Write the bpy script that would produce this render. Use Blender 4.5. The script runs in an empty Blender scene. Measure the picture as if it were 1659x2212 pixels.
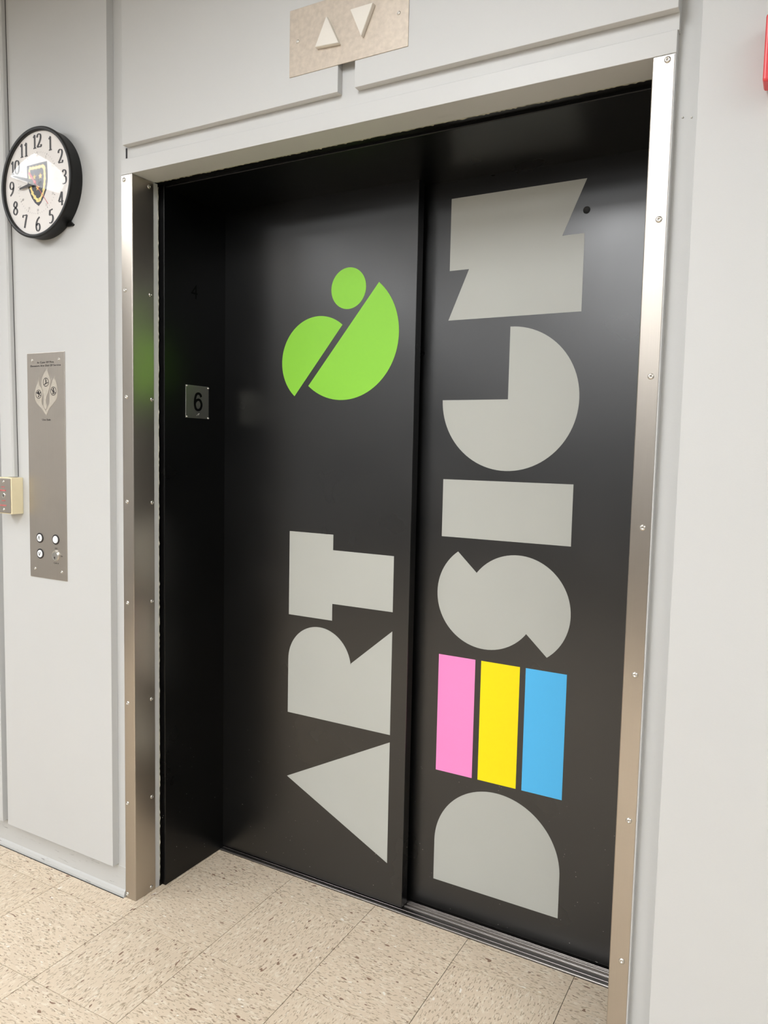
import bpy, bmesh, math, random
from mathutils import Matrix, Vector
random.seed(7)
S = bpy.context.scene
COL = S.collection
PI = math.pi

# ------------------------------------------------------------------ camera
cam_d = bpy.data.cameras.new('camera')
cam = bpy.data.objects.new('camera', cam_d)
COL.objects.link(cam)
cam_d.sensor_fit = 'HORIZONTAL'
cam_d.sensor_width = 36.0
cam_d.lens = 36.0 * 1640.65 / 1659.0
cam_d.clip_start = 0.05
yaw, pit, rol = 0.507934, -0.081450, -0.021616
fw = Vector((-math.sin(yaw) * math.cos(pit), math.cos(yaw) * math.cos(pit), math.sin(pit)))
rt = fw.cross(Vector((0, 0, 1))).normalized()
dn = fw.cross(rt)
cr, sr = math.cos(rol), math.sin(rol)
ax = cr * rt + sr * dn
ay = -(-sr * rt + cr * dn)
az = -fw
cam.matrix_world = Matrix(((ax.x, ay.x, az.x, 1.708416), (ax.y, ay.y, az.y, -1.570521), (ax.z, ay.z, az.z, 1.383985), (0, 0, 0, 1)))
S.camera = cam

# ------------------------------------------------------------------ world, exposure
w = bpy.data.worlds.new('world')
S.world = w
w.use_nodes = True
w.node_tree.nodes['Background'].inputs[0].default_value = (0.02, 0.02, 0.02, 1)
S.view_settings.view_transform = 'Standard'
S.view_settings.look = 'None'
S.view_settings.gamma = 1.0
S.view_settings.exposure = -0.25
S.view_settings.use_curve_mapping = False
CEIL = 2.775
DROP = 0.013                                   # depth of the lamp housings under the ceiling
LAMP = 20.5                                   # radiance of the fluorescent diffusers
LAMP_COL = (0.968, 0.98, 0.995, 1)
LAMP_SPOTS = [(-1.75, -1.48), (0.80, -1.52), (3.40, -1.50)] + [(x, y) for y in (-3.30, -5.20, -7.00, -8.80) for x in (-1.50, 0.45, 3.40)]

# ------------------------------------------------------------------ materials
def new_mat(name):
    m = bpy.data.materials.new(name)
    m.use_nodes = True
    nt = m.node_tree
    return m, nt, nt.nodes['Principled BSDF']

def mix_rgb(nt, fac, a, b):
    n = nt.nodes.new('ShaderNodeMix'); n.data_type = 'RGBA'
    for sock, v in ((n.inputs['Factor'], fac), (n.inputs['A'], a), (n.inputs['B'], b)):
        pass
    ins = {'f': n.inputs[0], 'a': n.inputs[6], 'b': n.inputs[7]}
    for k, v in (('f', fac), ('a', a), ('b', b)):
        if hasattr(v, 'links'):
            nt.links.new(v, ins[k])
        else:
            ins[k].default_value = v if k == 'f' else (*v, 1) if len(v) == 3 else v
    return n.outputs[2]

def coords(nt, kind='Object', scale=(1, 1, 1), rot=(0, 0, 0)):
    tc = nt.nodes.new('ShaderNodeTexCoord')
    mp = nt.nodes.new('ShaderNodeMapping')
    mp.inputs['Scale'].default_value = scale
    mp.inputs['Rotation'].default_value = rot
    nt.links.new(tc.outputs[kind], mp.inputs['Vector'])
    return mp.outputs['Vector']

def noise(nt, vec, scale, detail=2.0, rough=0.5):
    n = nt.nodes.new('ShaderNodeTexNoise')
    n.inputs['Scale'].default_value = scale
    n.inputs['Detail'].default_value = detail
    n.inputs['Roughness'].default_value = rough
    nt.links.new(vec, n.inputs['Vector'])
    return n.outputs['Fac']

def ramp(nt, fac, p0, p1, c0=0.0, c1=1.0):
    n = nt.nodes.new('ShaderNodeMapRange')
    n.inputs['From Min'].default_value = p0
    n.inputs['From Max'].default_value = p1
    n.inputs['To Min'].default_value = c0
    n.inputs['To Max'].default_value = c1
    nt.links.new(fac, n.inputs['Value'])
    return n.outputs['Result']

def bump(nt, b, fac, strength, dist):
    n = nt.nodes.new('ShaderNodeBump')
    n.inputs['Strength'].default_value = strength
    n.inputs['Distance'].default_value = dist
    nt.links.new(fac, n.inputs['Height'])
    nt.links.new(n.outputs['Normal'], b.inputs['Normal'])

def plain(name, col, rough=0.5, metal=0.0, var=0.04, vscale=6.0, spec=0.5):
    """one colour with a faint procedural mottling"""
    m, nt, b = new_mat(name)
    f = noise(nt, coords(nt), vscale, 3.0)
    lo = tuple(c * (1 - var) for c in col); hi = tuple(min(1, c * (1 + var)) for c in col)
    nt.links.new(mix_rgb(nt, ramp(nt, f, 0.3, 0.7), lo, hi), b.inputs['Base Color'])
    b.inputs['Roughness'].default_value = rough
    b.inputs['Metallic'].default_value = metal
    b.inputs['Specular IOR Level'].default_value = spec
    return m

def wall_paint(name, col, rough=0.5):
    m, nt, b = new_mat(name)
    v = coords(nt)
    f = noise(nt, v, 1.7, 3.0)
    c = mix_rgb(nt, ramp(nt, f, 0.3, 0.7), tuple(x * 0.975 for x in col), col)
    sc = noise(nt, coords(nt, scale=(1, 1, 0.6)), 55.0, 2.0)
    c2 = mix_rgb(nt, ramp(nt, sc, 0.76, 0.80, 0.0, 0.25), c, tuple(x * 0.75 for x in col))
    nt.links.new(c2, b.inputs['Base Color'])
    b.inputs['Roughness'].default_value = rough
    b.inputs['Specular IOR Level'].default_value = 0.35
    bump(nt, b, noise(nt, v, 420.0, 2.0), 0.10, 0.001)
    return m

def baseboard_paint(name, col):
    """painted base with black scuffs"""
    m, nt, b = new_mat(name)
    sc = noise(nt, coords(nt, scale=(6, 1, 60)), 2.2, 6.0, 0.7)
    c = mix_rgb(nt, ramp(nt, sc, 0.60, 0.70, 0.0, 0.8), col, (0.08, 0.075, 0.07))
    nt.links.new(c, b.inputs['Base Color'])
    b.inputs['Roughness'].default_value = 0.45
    return m

def steel(name, col, rough, aniso=0.0, streak_axis='Z', var=0.10, metal=1.0):
    m, nt, b = new_mat(name)
    sc = {'Z': (420, 420, 3), 'X': (3, 420, 420)}[streak_axis]
    f = noise(nt, coords(nt, scale=sc), 3.0, 3.0)
    g = noise(nt, coords(nt), 9.0, 4.0)
    c = mix_rgb(nt, ramp(nt, f, 0.25, 0.75), tuple(x * (1 - var) for x in col), col)
    c = mix_rgb(nt, ramp(nt, g, 0.55, 0.8, 0.0, 0.35), c, tuple(x * 0.8 for x in col))
    nt.links.new(c, b.inputs['Base Color'])
    nt.links.new(ramp(nt, f, 0.2, 0.8, rough * 0.97, rough * 1.05), b.inputs['Roughness'])
    b.inputs['Metallic'].default_value = metal
    if aniso:
        b.inputs['Anisotropic'].default_value = aniso
        tg = nt.nodes.new('ShaderNodeTangent'); tg.direction_type = 'RADIAL'; tg.axis = streak_axis
        nt.links.new(tg.outputs[0], b.inputs['Tangent'])
    return m

def door_paint(name, spec=0.9, k=0.0022):
    """satin black brushed-on paint, paler dust specks scattered towards the foot"""
    m, nt, b = new_mat(name)
    v = coords(nt)
    vor = nt.nodes.new('ShaderNodeTexVoronoi'); vor.inputs['Scale'].default_value = 95.0
    nt.links.new(v, vor.inputs['Vector'])
    speck = ramp(nt, vor.outputs['Distance'], 0.06, 0.13, 1.0, 0.0)
    pick = ramp(nt, noise(nt, v, 31.0, 2.0), 0.60, 0.66)
    sep = nt.nodes.new('ShaderNodeSeparateXYZ'); nt.links.new(v, sep.inputs[0])
    low = ramp(nt, sep.outputs['Z'], 0.05, 0.62, 1.0, 0.0)
    mu = nt.nodes.new('ShaderNodeMath'); mu.operation = 'MULTIPLY'
    nt.links.new(speck, mu.inputs[0]); nt.links.new(pick, mu.inputs[1])
    mu2 = nt.nodes.new('ShaderNodeMath'); mu2.operation = 'MULTIPLY'
    nt.links.new(mu.outputs[0], mu2.inputs[0]); nt.links.new(low, mu2.inputs[1])
    scuff = ramp(nt, noise(nt, coords(nt, scale=(1.5, 1, 8)), 9.0, 6.0, 0.75), 0.62, 0.72)
    foot = ramp(nt, sep.outputs['Z'], 0.02, 0.10, 0.55, 0.0)
    mu3 = nt.nodes.new('ShaderNodeMath'); mu3.operation = 'MULTIPLY'
    nt.links.new(scuff, mu3.inputs[0]); nt.links.new(foot, mu3.inputs[1])
    c = mix_rgb(nt, mu3.outputs[0], (k, k, k * 1.03), (k + 0.06, k + 0.06, k + 0.056))
    c = mix_rgb(nt, mu2.outputs[0], c, (0.6, 0.58, 0.54))
    nt.links.new(c, b.inputs['Base Color'])
    f = noise(nt, coords(nt, scale=(220, 220, 6)), 2.0, 3.0)
    g = noise(nt, v, 4.0, 3.0)
    nt.links.new(ramp(nt, g, 0.3, 0.7, 0.27, 0.34), b.inputs['Roughness'])
    b.inputs['Specular IOR Level'].default_value = spec
    bump(nt, b, f, 0.05, 0.0006)
    return m

def tile_mat(name):
    """vinyl composition tile: cream ground, streaky grey-tan, brown and white chips"""
    m, nt, b = new_mat(name)
    tc = nt.nodes.new('ShaderNodeTexCoord')
    oi = nt.nodes.new('ShaderNodeObjectInfo')
    add = nt.nodes.new('ShaderNodeVectorMath'); add.operation = 'ADD'
    mulv = nt.nodes.new('ShaderNodeVectorMath'); mulv.operation = 'SCALE'
    cmb = nt.nodes.new('ShaderNodeCombineXYZ')
    for k in ('X', 'Y', 'Z'):
        nt.links.new(oi.outputs['Random'], cmb.inputs[k])
    nt.links.new(cmb.outputs[0], mulv.inputs[0]); mulv.inputs['Scale'].default_value = 37.0
    nt.links.new(tc.outputs['Object'], add.inputs[0]); nt.links.new(mulv.outputs[0], add.inputs[1])
    def layer(sx, sy, rotz, scale, detail=2.0, rough=0.5, off=0.0):
        mp = nt.nodes.new('ShaderNodeMapping')
        mp.inputs['Scale'].default_value = (sx, sy, 1)
        mp.inputs['Rotation'].default_value = (0, 0, rotz)
        mp.inputs['Location'].default_value = (off, off * 1.7, 0)
        nt.links.new(add.outputs[0], mp.inputs['Vector'])
        return noise(nt, mp.outputs['Vector'], scale, detail, rough)
    base = (0.70, 0.582, 0.440)
    c = mix_rgb(nt, ramp(nt, layer(1, 1, 0, 7.0, 3.0), 0.3, 0.7), tuple(x * 0.94 for x in base), base)
    # pale marbling
    c = mix_rgb(nt, ramp(nt, layer(1.0, 2.6, 0.1, 48.0, 2.0, 0.5, 3.1), 0.55, 0.66, 0.0, 0.55), c, (0.80, 0.73, 0.60))
    # fine grey-tan flecks, two families of slightly different lean
    c = mix_rgb(nt, ramp(nt, layer(1.0, 3.6, 0.25, 66.0, 1.5, 0.5, 9.3), 0.600, 0.640, 0.0, 0.80), c, (0.40, 0.32, 0.22))
    c = mix_rgb(nt, ramp(nt, layer(1.0, 3.0, -0.35, 74.0, 1.5, 0.5, 5.9), 0.635, 0.67, 0.0, 0.85), c, (0.31, 0.23, 0.155))
    # rare brown chips
    c = mix_rgb(nt, ramp(nt, layer(1.0, 2.2, 0.1, 36.0, 1.0, 0.5, 14.2), 0.715, 0.73, 0.0, 0.9), c, (0.20, 0.11, 0.07))
    # rare white chips
    c = mix_rgb(nt, ramp(nt, layer(1.0, 2.0, -0.2, 38.0, 1.0, 0.5, 21.2), 0.74, 0.76, 0.0, 0.8), c, (0.86, 0.82, 0.74))
    nt.links.new(c, b.inputs['Base Color'])
    b.inputs['Roughness'].default_value = 0.34
    b.inputs['Specular IOR Level'].default_value = 0.4
    return m

def lamp_mat():
    m, nt, b = new_mat('lamp_diffuser')
    e = nt.nodes.new('ShaderNodeEmission')
    e.inputs['Color'].default_value = LAMP_COL
    e.inputs['Strength'].default_value = LAMP
    nt.links.new(e.outputs[0], nt.nodes['Material Output'].inputs['Surface'])
    return m

def glass_mat():
    m, nt, b = new_mat('clock_glass')
    tr = nt.nodes.new('ShaderNodeBsdfTransparent')
    gl = nt.nodes.new('ShaderNodeBsdfGlossy'); gl.inputs['Roughness'].default_value = 0.03
    lw = nt.nodes.new('ShaderNodeLayerWeight'); lw.inputs['Blend'].default_value = 0.5
    pw = nt.nodes.new('ShaderNodeMath'); pw.operation = 'POWER'; pw.inputs[1].default_value = 5.0
    nt.links.new(lw.outputs['Facing'], pw.inputs[0])
    fr = nt.nodes.new('ShaderNodeMath'); fr.operation = 'MULTIPLY_ADD'; fr.inputs[1].default_value = 0.95; fr.inputs[2].default_value = 0.011
    nt.links.new(pw.outputs[0], fr.inputs[0])
    mx = nt.nodes.new('ShaderNodeMixShader')
    nt.links.new(fr.outputs[0], mx.inputs[0]); nt.links.new(tr.outputs[0], mx.inputs[1]); nt.links.new(gl.outputs[0], mx.inputs[2])
    nt.links.new(mx.outputs[0], nt.nodes['Material Output'].inputs['Surface'])
    return m

def lit_button_mat():
    m, nt, b = new_mat('lit_button')
    b.inputs['Base Color'].default_value = (0.9, 0.9, 0.88, 1)
    b.inputs['Emission Color'].default_value = (1, 1, 0.97, 1)
    b.inputs['Emission Strength'].default_value = 0.25
    b.inputs['Roughness'].default_value = 0.3
    return m

PAINT = (0.555, 0.560, 0.552)
M = dict(
    wall=wall_paint('pale_grey_wall_paint', PAINT),
    base=baseboard_paint('scuffed_base_paint', (0.52, 0.525, 0.515)),
    frame=wall_paint('frame_paint', PAINT, 0.42),
    room=wall_paint('far_wall_paint', (0.40, 0.40, 0.392), 0.6),
    ceil=plain('ceiling_board', (0.45, 0.445, 0.43), 0.9, var=0.06, vscale=40),
    black=door_paint('satin_black_paint'),
    blackframe=door_paint('black_frame_paint', 0.34, 0.0018),
    chip=plain('chipped_old_paint', (0.42, 0.40, 0.32), 0.7, var=0.3, vscale=60),
    steel=steel('brushed_stainless', (0.48, 0.437, 0.385), 0.33, 0.5, 'Z', 0.05),
    plate=steel('brushed_plate', (0.60, 0.548, 0.488), 0.36, 0.3, 'Z', 0.05),
    lantern=plain('tarnished_plate', (0.57, 0.50, 0.42), 0.50, 0.35, 0.09, 90),
    sign=steel('sign_plate', (0.50, 0.49, 0.43), 0.30, 0.0, 'Z', 0.05),
    alum=steel('worn_aluminium', (0.30, 0.28, 0.26), 0.38, 0.0, 'X', 0.25),
    screw=plain('screw_metal', (0.62, 0.60, 0.56), 0.32, 1.0, 0.08, 200),
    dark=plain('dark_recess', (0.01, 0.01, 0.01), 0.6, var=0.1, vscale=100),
    grout=plain('tile_adhesive', (0.07, 0.055, 0.042), 0.9, var=0.2, vscale=80),
    tile=tile_mat('vinyl_tile'),
    vinyl=plain('grey_vinyl', (0.455, 0.465, 0.430), 0.42, var=0.015, vscale=5, spec=0.4),
    green=plain('green_vinyl', (0.265, 0.640, 0.050), 0.42, var=0.02, vscale=5, spec=0.4),
    pink=plain('pink_vinyl', (1.0, 0.28, 0.62), 0.42, var=0.01, spec=0.4),
    yellow=plain('yellow_vinyl', (1.0, 0.80, 0.0), 0.42, var=0.01, spec=0.4),
    blue=plain('blue_vinyl', (0.085, 0.495, 0.90), 0.42, var=0.01, spec=0.4),
    clockcase=plain('black_plastic', (0.008, 0.008, 0.0075), 0.45, var=0.1, vscale=30, spec=0.3),
    dial=plain('white_dial', (0.80, 0.77, 0.74), 0.6, var=0.01),
    ink=plain('black_ink', (0.018, 0.015, 0.016), 0.5, var=0.05),
    greyink=plain('grey_ink', (0.33, 0.31, 0.30), 0.6, var=0.05),
    navy=plain('shield_navy', (0.028, 0.028, 0.042), 0.5, var=0.05),
    gold=plain('shield_gold', (0.95, 0.72, 0.27), 0.5, var=0.15, vscale=120),
    star=plain('star_gold', (0.92, 0.60, 0.13), 0.5, var=0.1, vscale=120),
    red=plain('red_plastic', (0.68, 0.055, 0.065), 0.35, var=0.05, vscale=20),
    redhand=plain('red_hand', (0.55, 0.03, 0.05), 0.4, var=0.05),
    redink=plain('worn_red_ink', (0.60, 0.16, 0.16), 0.6, var=0.35, vscale=220),
    cream=plain('cream_painted_steel', (0.76, 0.68, 0.46), 0.45, var=0.03, vscale=25),
    acrylic=plain('milky_acrylic', (0.72, 0.69, 0.63), 0.35, var=0.02),
    flame=plain('etched_flame', (0.50, 0.46, 0.395), 0.45, var=0.06, vscale=90, metal=0.2),
    bluegrey=plain('ghost_paint', (0.002, 0.002, 0.002), 0.55, var=0.1, spec=0.12),
    glass=glass_mat(), lamp=lamp_mat(), lit=lit_button_mat(),
    white=plain('lamp_housing', (0.8, 0.8, 0.78), 0.5),
)

# ------------------------------------------------------------------ object helpers
def link(name, me, mat=None, parent=None):
    o = bpy.data.objects.new(name, me)
    COL.objects.link(o)
    if mat is not None and me is not None:
        me.materials.append(mat)
    if parent is not None:
        o.parent = parent
        o.matrix_parent_inverse = parent.matrix_basis.inverted()
    return o

def thing(name, label, cat, loc, group=None):
    o = bpy.data.objects.new(name, None)
    o.empty_display_size = 0.02
    COL.objects.link(o)
    o.location = loc
    o['label'] = label; o['category'] = cat
    if group: o['group'] = group
    return o

def tag(o, label, cat, group=None):
    o['label'] = label; o['category'] = cat
    if group: o['group'] = group
    return o

def struct(o, label=None):
    o['kind'] = 'structure'
    if label: o['label'] = label
    return o

def add_box(bm, x0, x1, y0, y1, z0, z1, bev=0.0, seg=2):
    vs = [bm.verts.new((x, y, z)) for x in (x0, x1) for y in (y0, y1) for z in (z0, z1)]
    fs = [(0, 1, 3, 2), (4, 6, 7, 5), (0, 4, 5, 1), (2, 3, 7, 6), (0, 2, 6, 4), (1, 5, 7, 3)]
    faces = [bm.faces.new([vs[i] for i in f]) for f in fs]
    if bev > 0:
        es = list({e for f in faces for e in f.edges})
        bmesh.ops.bevel(bm, geom=es, offset=bev, segments=seg, affect='EDGES', profile=0.5)

def finish(bm, name, smooth=False):
    bmesh.ops.recalc_face_normals(bm, faces=bm.faces)
    me = bpy.data.meshes.new(name)
    bm.to_mesh(me); bm.free()
    if smooth:
        for p in me.polygons: p.use_smooth = True
    return me

def box(name, x0, x1, y0, y1, z0, z1, mat, parent=None, bev=0.0, seg=2):
    bm = bmesh.new()
    add_box(bm, x0, x1, y0, y1, z0, z1, bev, seg)
    return link(name, finish(bm, name), mat, parent)

def boxes(name, lst, mat, parent=None, bev=0.0):
    bm = bmesh.new()
    for b in lst: add_box(bm, *b, bev)
    return link(name, finish(bm, name), mat, parent)

def prism_bm(bm, pts, y0, y1):
    """polygon in X-Z, extruded from y0 (front) to y1 (back)"""
    a = [bm.verts.new((x, y0, z)) for x, z in pts]
    b = [bm.verts.new((x, y1, z)) for x, z in pts]
    n = len(pts)
    ff = bm.faces.new(a)
    fb = bm.faces.new(list(reversed(b)))
    ff.normal_update(); fb.normal_update()
    for i in range(n):
        j = (i + 1) % n
        bm.faces.new((a[i], b[i], b[j], a[j]))
    bmesh.ops.triangulate(bm, faces=[ff, fb])

def prism(name, pts, y0, y1, mat, parent=None, bev=0.0):
    bm = bmesh.new()
    prism_bm(bm, pts, y0, y1)
    if bev:
        es = [e for e in bm.edges if e.calc_face_angle(0) > 0.3]
        bmesh.ops.bevel(bm, geom=es, offset=bev, segments=2, affect='EDGES')
    return link(name, finish(bm, name), mat, parent)

def arc(cx, cz, r, a0, a1, n=40):
    """degrees, anticlockwise when a1 > a0, seen with X right and Z up"""
    return [(cx + r * math.cos(math.radians(a0 + (a1 - a0) * i / n)), cz + r * math.sin(math.radians(a0 + (a1 - a0) * i / n))) for i in range(n + 1)]

def lathe_bm(bm, cx, cz, prof, seg=48, cap=True):
    """profile [(radius, y)] spun about the Y axis through (cx, cz)"""
    rings = []
    for r, y in prof:
        if r < 1e-6:
            rings.append([bm.verts.new((cx, y, cz))])
        else:
            rings.append([bm.verts.new((cx + r * math.cos(2 * PI * i / seg), y, cz + r * math.sin(2 * PI * i / seg))) for i in range(seg)])
    for a, b in zip(rings, rings[1:]):
        for i in range(seg):
            j = (i + 1) % seg
            if len(a) == 1 and len(b) == 1: continue
            if len(a) == 1: bm.faces.new((a[0], b[i], b[j]))
            elif len(b) == 1: bm.faces.new((a[i], b[0], a[j]))
            else: bm.faces.new((a[i], b[i], b[j], a[j]))

def lathe(name, cx, cz, prof, mat, parent=None, seg=48, smooth=True):
    bm = bmesh.new()
    lathe_bm(bm, cx, cz, prof, seg)
    me = finish(bm, name, smooth)
    o = link(name, me, mat, parent)
    if smooth:
        try:
            me.set_sharp_from_angle(angle=math.radians(40))
        except Exception:
            pass
    return o

def text_mesh(name, s, size, align='CENTER', space=1.0, sx=1.0, bold=0.0):
    """lettering turned into a flat mesh lying in X-Z, its face towards -Y"""
    cu = bpy.data.curves.new(name + '_curve', 'FONT')
    cu.body = s; cu.size = size; cu.align_x = align; cu.align_y = 'CENTER'
    cu.space_character = space; cu.resolution_u = 3; cu.offset = bold
    o = bpy.data.objects.new(name + '_tmp', cu)
    COL.objects.link(o)
    dg = bpy.context.evaluated_depsgraph_get(); dg.update()
    me = bpy.data.meshes.new_from_object(o.evaluated_get(dg))
    bpy.data.objects.remove(o)
    me.transform(Matrix.Diagonal((sx, 1, 1, 1)))
    me.transform(Matrix.Rotation(PI / 2, 4, 'X'))
    me.materials.clear()
    return me

def text(name, s, size, loc, mat, parent, **k):
    me = text_mesh(name, s, size, **k)
    me.transform(Matrix.Translation(loc))
    return link(name, me, mat, parent)

def rel(o, parent):
    o.parent = parent
    o.matrix_parent_inverse = parent.matrix_basis.inverted()

# pan-head screw, axis along -Y, head base at y = 0
def screw_mesh(r=0.0062, h=0.0030, name='screw_mesh'):
    bm = bmesh.new()
    prof = [(r, 0.0006), (r, -h * 0.25), (r * 0.9, -h * 0.6), (r * 0.62, -h * 0.92), (r * 0.38, -h), (r * 0.28, -h * 0.2), (0, -h * 0.1)]
    lathe_bm(bm, 0, 0, prof, 20)
    return finish(bm, name, True)

SCREW = screw_mesh(); SCREW.materials.append(M['screw'])
SMALL_SCREW = screw_mesh(0.0045, 0.0022, 'small_screw_mesh'); SMALL_SCREW.materials.append(M['screw'])
PIN = screw_mesh(0.0032, 0.0030, 'pin_mesh'); PIN.materials.append(M['screw'])

def put(name, me, parent, x, y, z, rotz=0.0):
    o = bpy.data.objects.new(name, me)
    COL.objects.link(o)
    o.location = (x, y, z); o.rotation_euler = (0, random.uniform(0, 3), rotz)
    rel(o, parent)
    return o

# ------------------------------------------------------------------ the setting
X0, X1, YF = -3.2, 5.2, -9.6
JL, JR, ZL = 0.0, 1.4014, 2.1424              # clear opening between the steel guards, underside of the head
SP = 0.0175                                    # how far the wall panels stand proud

# floor slab with its vinyl tiles
floor = struct(box('floor', X0, X1, YF, 0.62, -0.06, -0.0022, M['grout']), 'cream speckled vinyl tile floor of the lift lobby')
T = 0.3048
TX, TY, TROT = 0.0243, 0.2310, 0.0126
bm = bmesh.new()
g = 0.0008
add_box(bm, -T / 2 + g, T / 2 - g, -T / 2 + g, T / 2 - g, -0.0032, 0.0, 0.0004, 1)
tile_me = finish(bm, 'tile_mesh'); tile_me.materials.append(M['tile'])
SILL0 = 0.3600
def cut_tile(i):
    """last row, trimmed along the sill"""
    bm = bmesh.new()
    xl, xr = TX + i * T, TX + (i + 1) * T
    zt, zb = 0.0, -0.0032
    c = [(xl + g, TY + TROT * i * T + g), (xr - g, TY + TROT * (i + 1) * T + g), (xr - g, SILL0), (xl + g, SILL0)]
    top = [bm.verts.new((x, y, zt)) for x, y in c]; bot = [bm.verts.new((x, y, zb)) for x, y in c]
    bm.faces.new(top); bm.faces.new(bot[::-1])
    for k in range(4): bm.faces.new((top[k], bot[k], bot[(k + 1) % 4], top[(k + 1) % 4]))
    me = finish(bm, 'cut_tile_mesh'); me.materials.append(M['tile'])
    return me
for i in range(-8, 12):
    for j in range(-1, 13):
        # grid corner (i, j) sits at x = TX + i*T, y = TY - j*T ; tile spans one step right and one step towards the viewer
        lx, ly = (i + 0.5) * T, -(j + 0.5) * T
        x = TX + lx - TROT * ly; y = TY + ly + TROT * lx
        o = bpy.data.objects.new('floor_tile', tile_me)
        if j == -1:
            if i < -1 or i > 5: continue
            o.data = cut_tile(i)
        else:
            o.location = (x, y, 0)
            o.rotation_euler = (0, 0, TROT + (PI / 2 if (i + j) % 2 else 0) + (PI if random.random() < 0.5 else 0))
        COL.objects.link(o)
        rel(o, floor)

ceiling = struct(box('ceiling', X0, X1, YF, 0.02, CEIL, CEIL + 0.05, M['ceil']), 'pale ceiling over the lift lobby')
struct(box('wall_left', X0 - 0.05, X0, YF, 0.02, 0, CEIL, M['room']), 'pale grey side wall far to the left')
struct(box('wall_right', X1, X1 + 0.05, YF, 0.02, 0, CEIL, M['room']), 'pale grey side wall far to the right')
struct(box('wall_front', X0, X1, YF - 0.05, YF, 0, CEIL, M['room']), 'pale grey wall opposite the lift')

# the lift wall: recessed backing, the raised panels are its pieces
wall = struct(boxes('wall_back', [
    (X0, -0.0440, 0.003, 0.0985, 0, CEIL),
    (-0.0440, 1.4470, 0.002, 0.0985, 2.1855, CEIL),
    (1.4430, X1, 0.020, 0.0985, 0, CEIL)], M['wall']), 'pale grey panelled wall around the lift opening')
PANELS = [(-2.45, -1.255, -0.021, 0.003, 0.1, CEIL - 0.01), (-1.225, -0.6075, -0.021, 0.003, 0.1, CEIL - 0.01),
          (-0.5800, -0.0742, -0.021, 0.003, 0.0985, CEIL - 0.01),
          (-0.0180, 0.6955, -SP, 0.002, 2.2162, CEIL - 0.01), (0.7415, 1.4470, -SP, 0.002, 2.2162, CEIL - 0.01),
          (1.4890, 2.7000, -SP, 0.020, 0.0985, CEIL - 0.01), (2.7400, 3.95, -SP, 0.020, 0.0985, CEIL - 0.01)]
for p in PANELS:
    box('wall_panel', *p, M['wall'], wall, bev=0.0012)
# small dark slot left of the head frame, and two rivets on the strip right of the lift
box('panel_slot', -0.0245, -0.0195, 0.0005, 0.003, 2.188, 2.215, M['dark'], wall)
for x, z in ((1.4588, 2.0302), (1.4746, 2.0273)):
    put('rivet', PIN, wall, x, 0.0195, z).scale = (0.6, 0.5, 0.6)

def baseboard(name, x0, x1, yb):
    bm = bmesh.new()
    prof = [(yb, 0.0), (yb - 0.0085, 0.0), (yb - 0.0080, 0.008), (yb - 0.0050, 0.017), (yb - 0.0018, 0.022), (yb - 0.0012, 0.092), (yb, 0.094)]
    a = [bm.verts.new((x0, y, z)) for y, z in prof]; b = [bm.verts.new((x1, y, z)) for y, z in prof]
    for i in range(len(prof) - 1): bm.faces.new((a[i], a[i + 1], b[i + 1], b[i]))
    bm.faces.new(a); bm.faces.new(b)
    return struct(link(name, finish(bm, name), M['base']))
baseboard('baseboard_left', X0, -0.0445, 0.003)['label'] = 'scuffed pale baseboard left of the lift'
baseboard('baseboard_right', 1.448, X1, 0.020)['label'] = 'pale baseboard right of the lift'
# thin dark strip where the base meets the tiles
box('dark_line', X0, -0.0445, -0.0085, -0.0066, 0.0, 0.0012, M['dark'], bpy.data.objects['baseboard_left'])

# painted steel head and jambs of the opening
head = struct(box('trim_1', -0.0435, 1.4446, 0.0, 0.0865, ZL + 0.0018, 2.1862, M['frame'], bev=0.0012), 'pale grey painted head frame over the lift opening')
jl = struct(box('trim_2', -0.0440, -0.0014, 0.0016, 0.0985, 0, ZL + 0.0018, M['frame'], bev=0.001), 'pale grey painted jamb left of the lift opening')
jr = struct(box('trim_3', 1.4030, 1.4440, 0.0016, 0.0985, 0, ZL + 0.0018, M['frame'], bev=0.001), 'pale grey painted jamb right of the lift opening')

# black inner frame: returns and soffit
K = 0.0146
def stepped():
    bm = bmesh.new()
    add_box(bm, -0.05, 0.0000, 0.0990, 0.115, 0, ZL + 0.02)                       # face strip, left
    add_box(bm, -0.05, K, 0.1080, 0.50, 0.0005, ZL + 0.02, 0.0022, 3)            # return, left
    add_box(bm, JR, JR + 0.05, 0.0990, 0.115, 0, ZL + 0.02)
    add_box(bm, JR - K, JR + 0.05, 0.1080, 0.50, 0.0005, ZL + 0.02, 0.0022, 3)
    add_box(bm, -0.05, JR + 0.05, 0.0868, 0.1185, ZL + 0.0022, ZL + 0.06)        # soffit lip
    add_box(bm, -0.05, JR + 0.05, 0.1130, 0.50, ZL - 0.0055, ZL + 0.06, 0.0022, 3)
    return link('trim_4', finish(bm, 'trim_4'), M['blackframe'])
inner = struct(stepped(), 'black painted inner frame and soffit of the lift opening')
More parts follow.
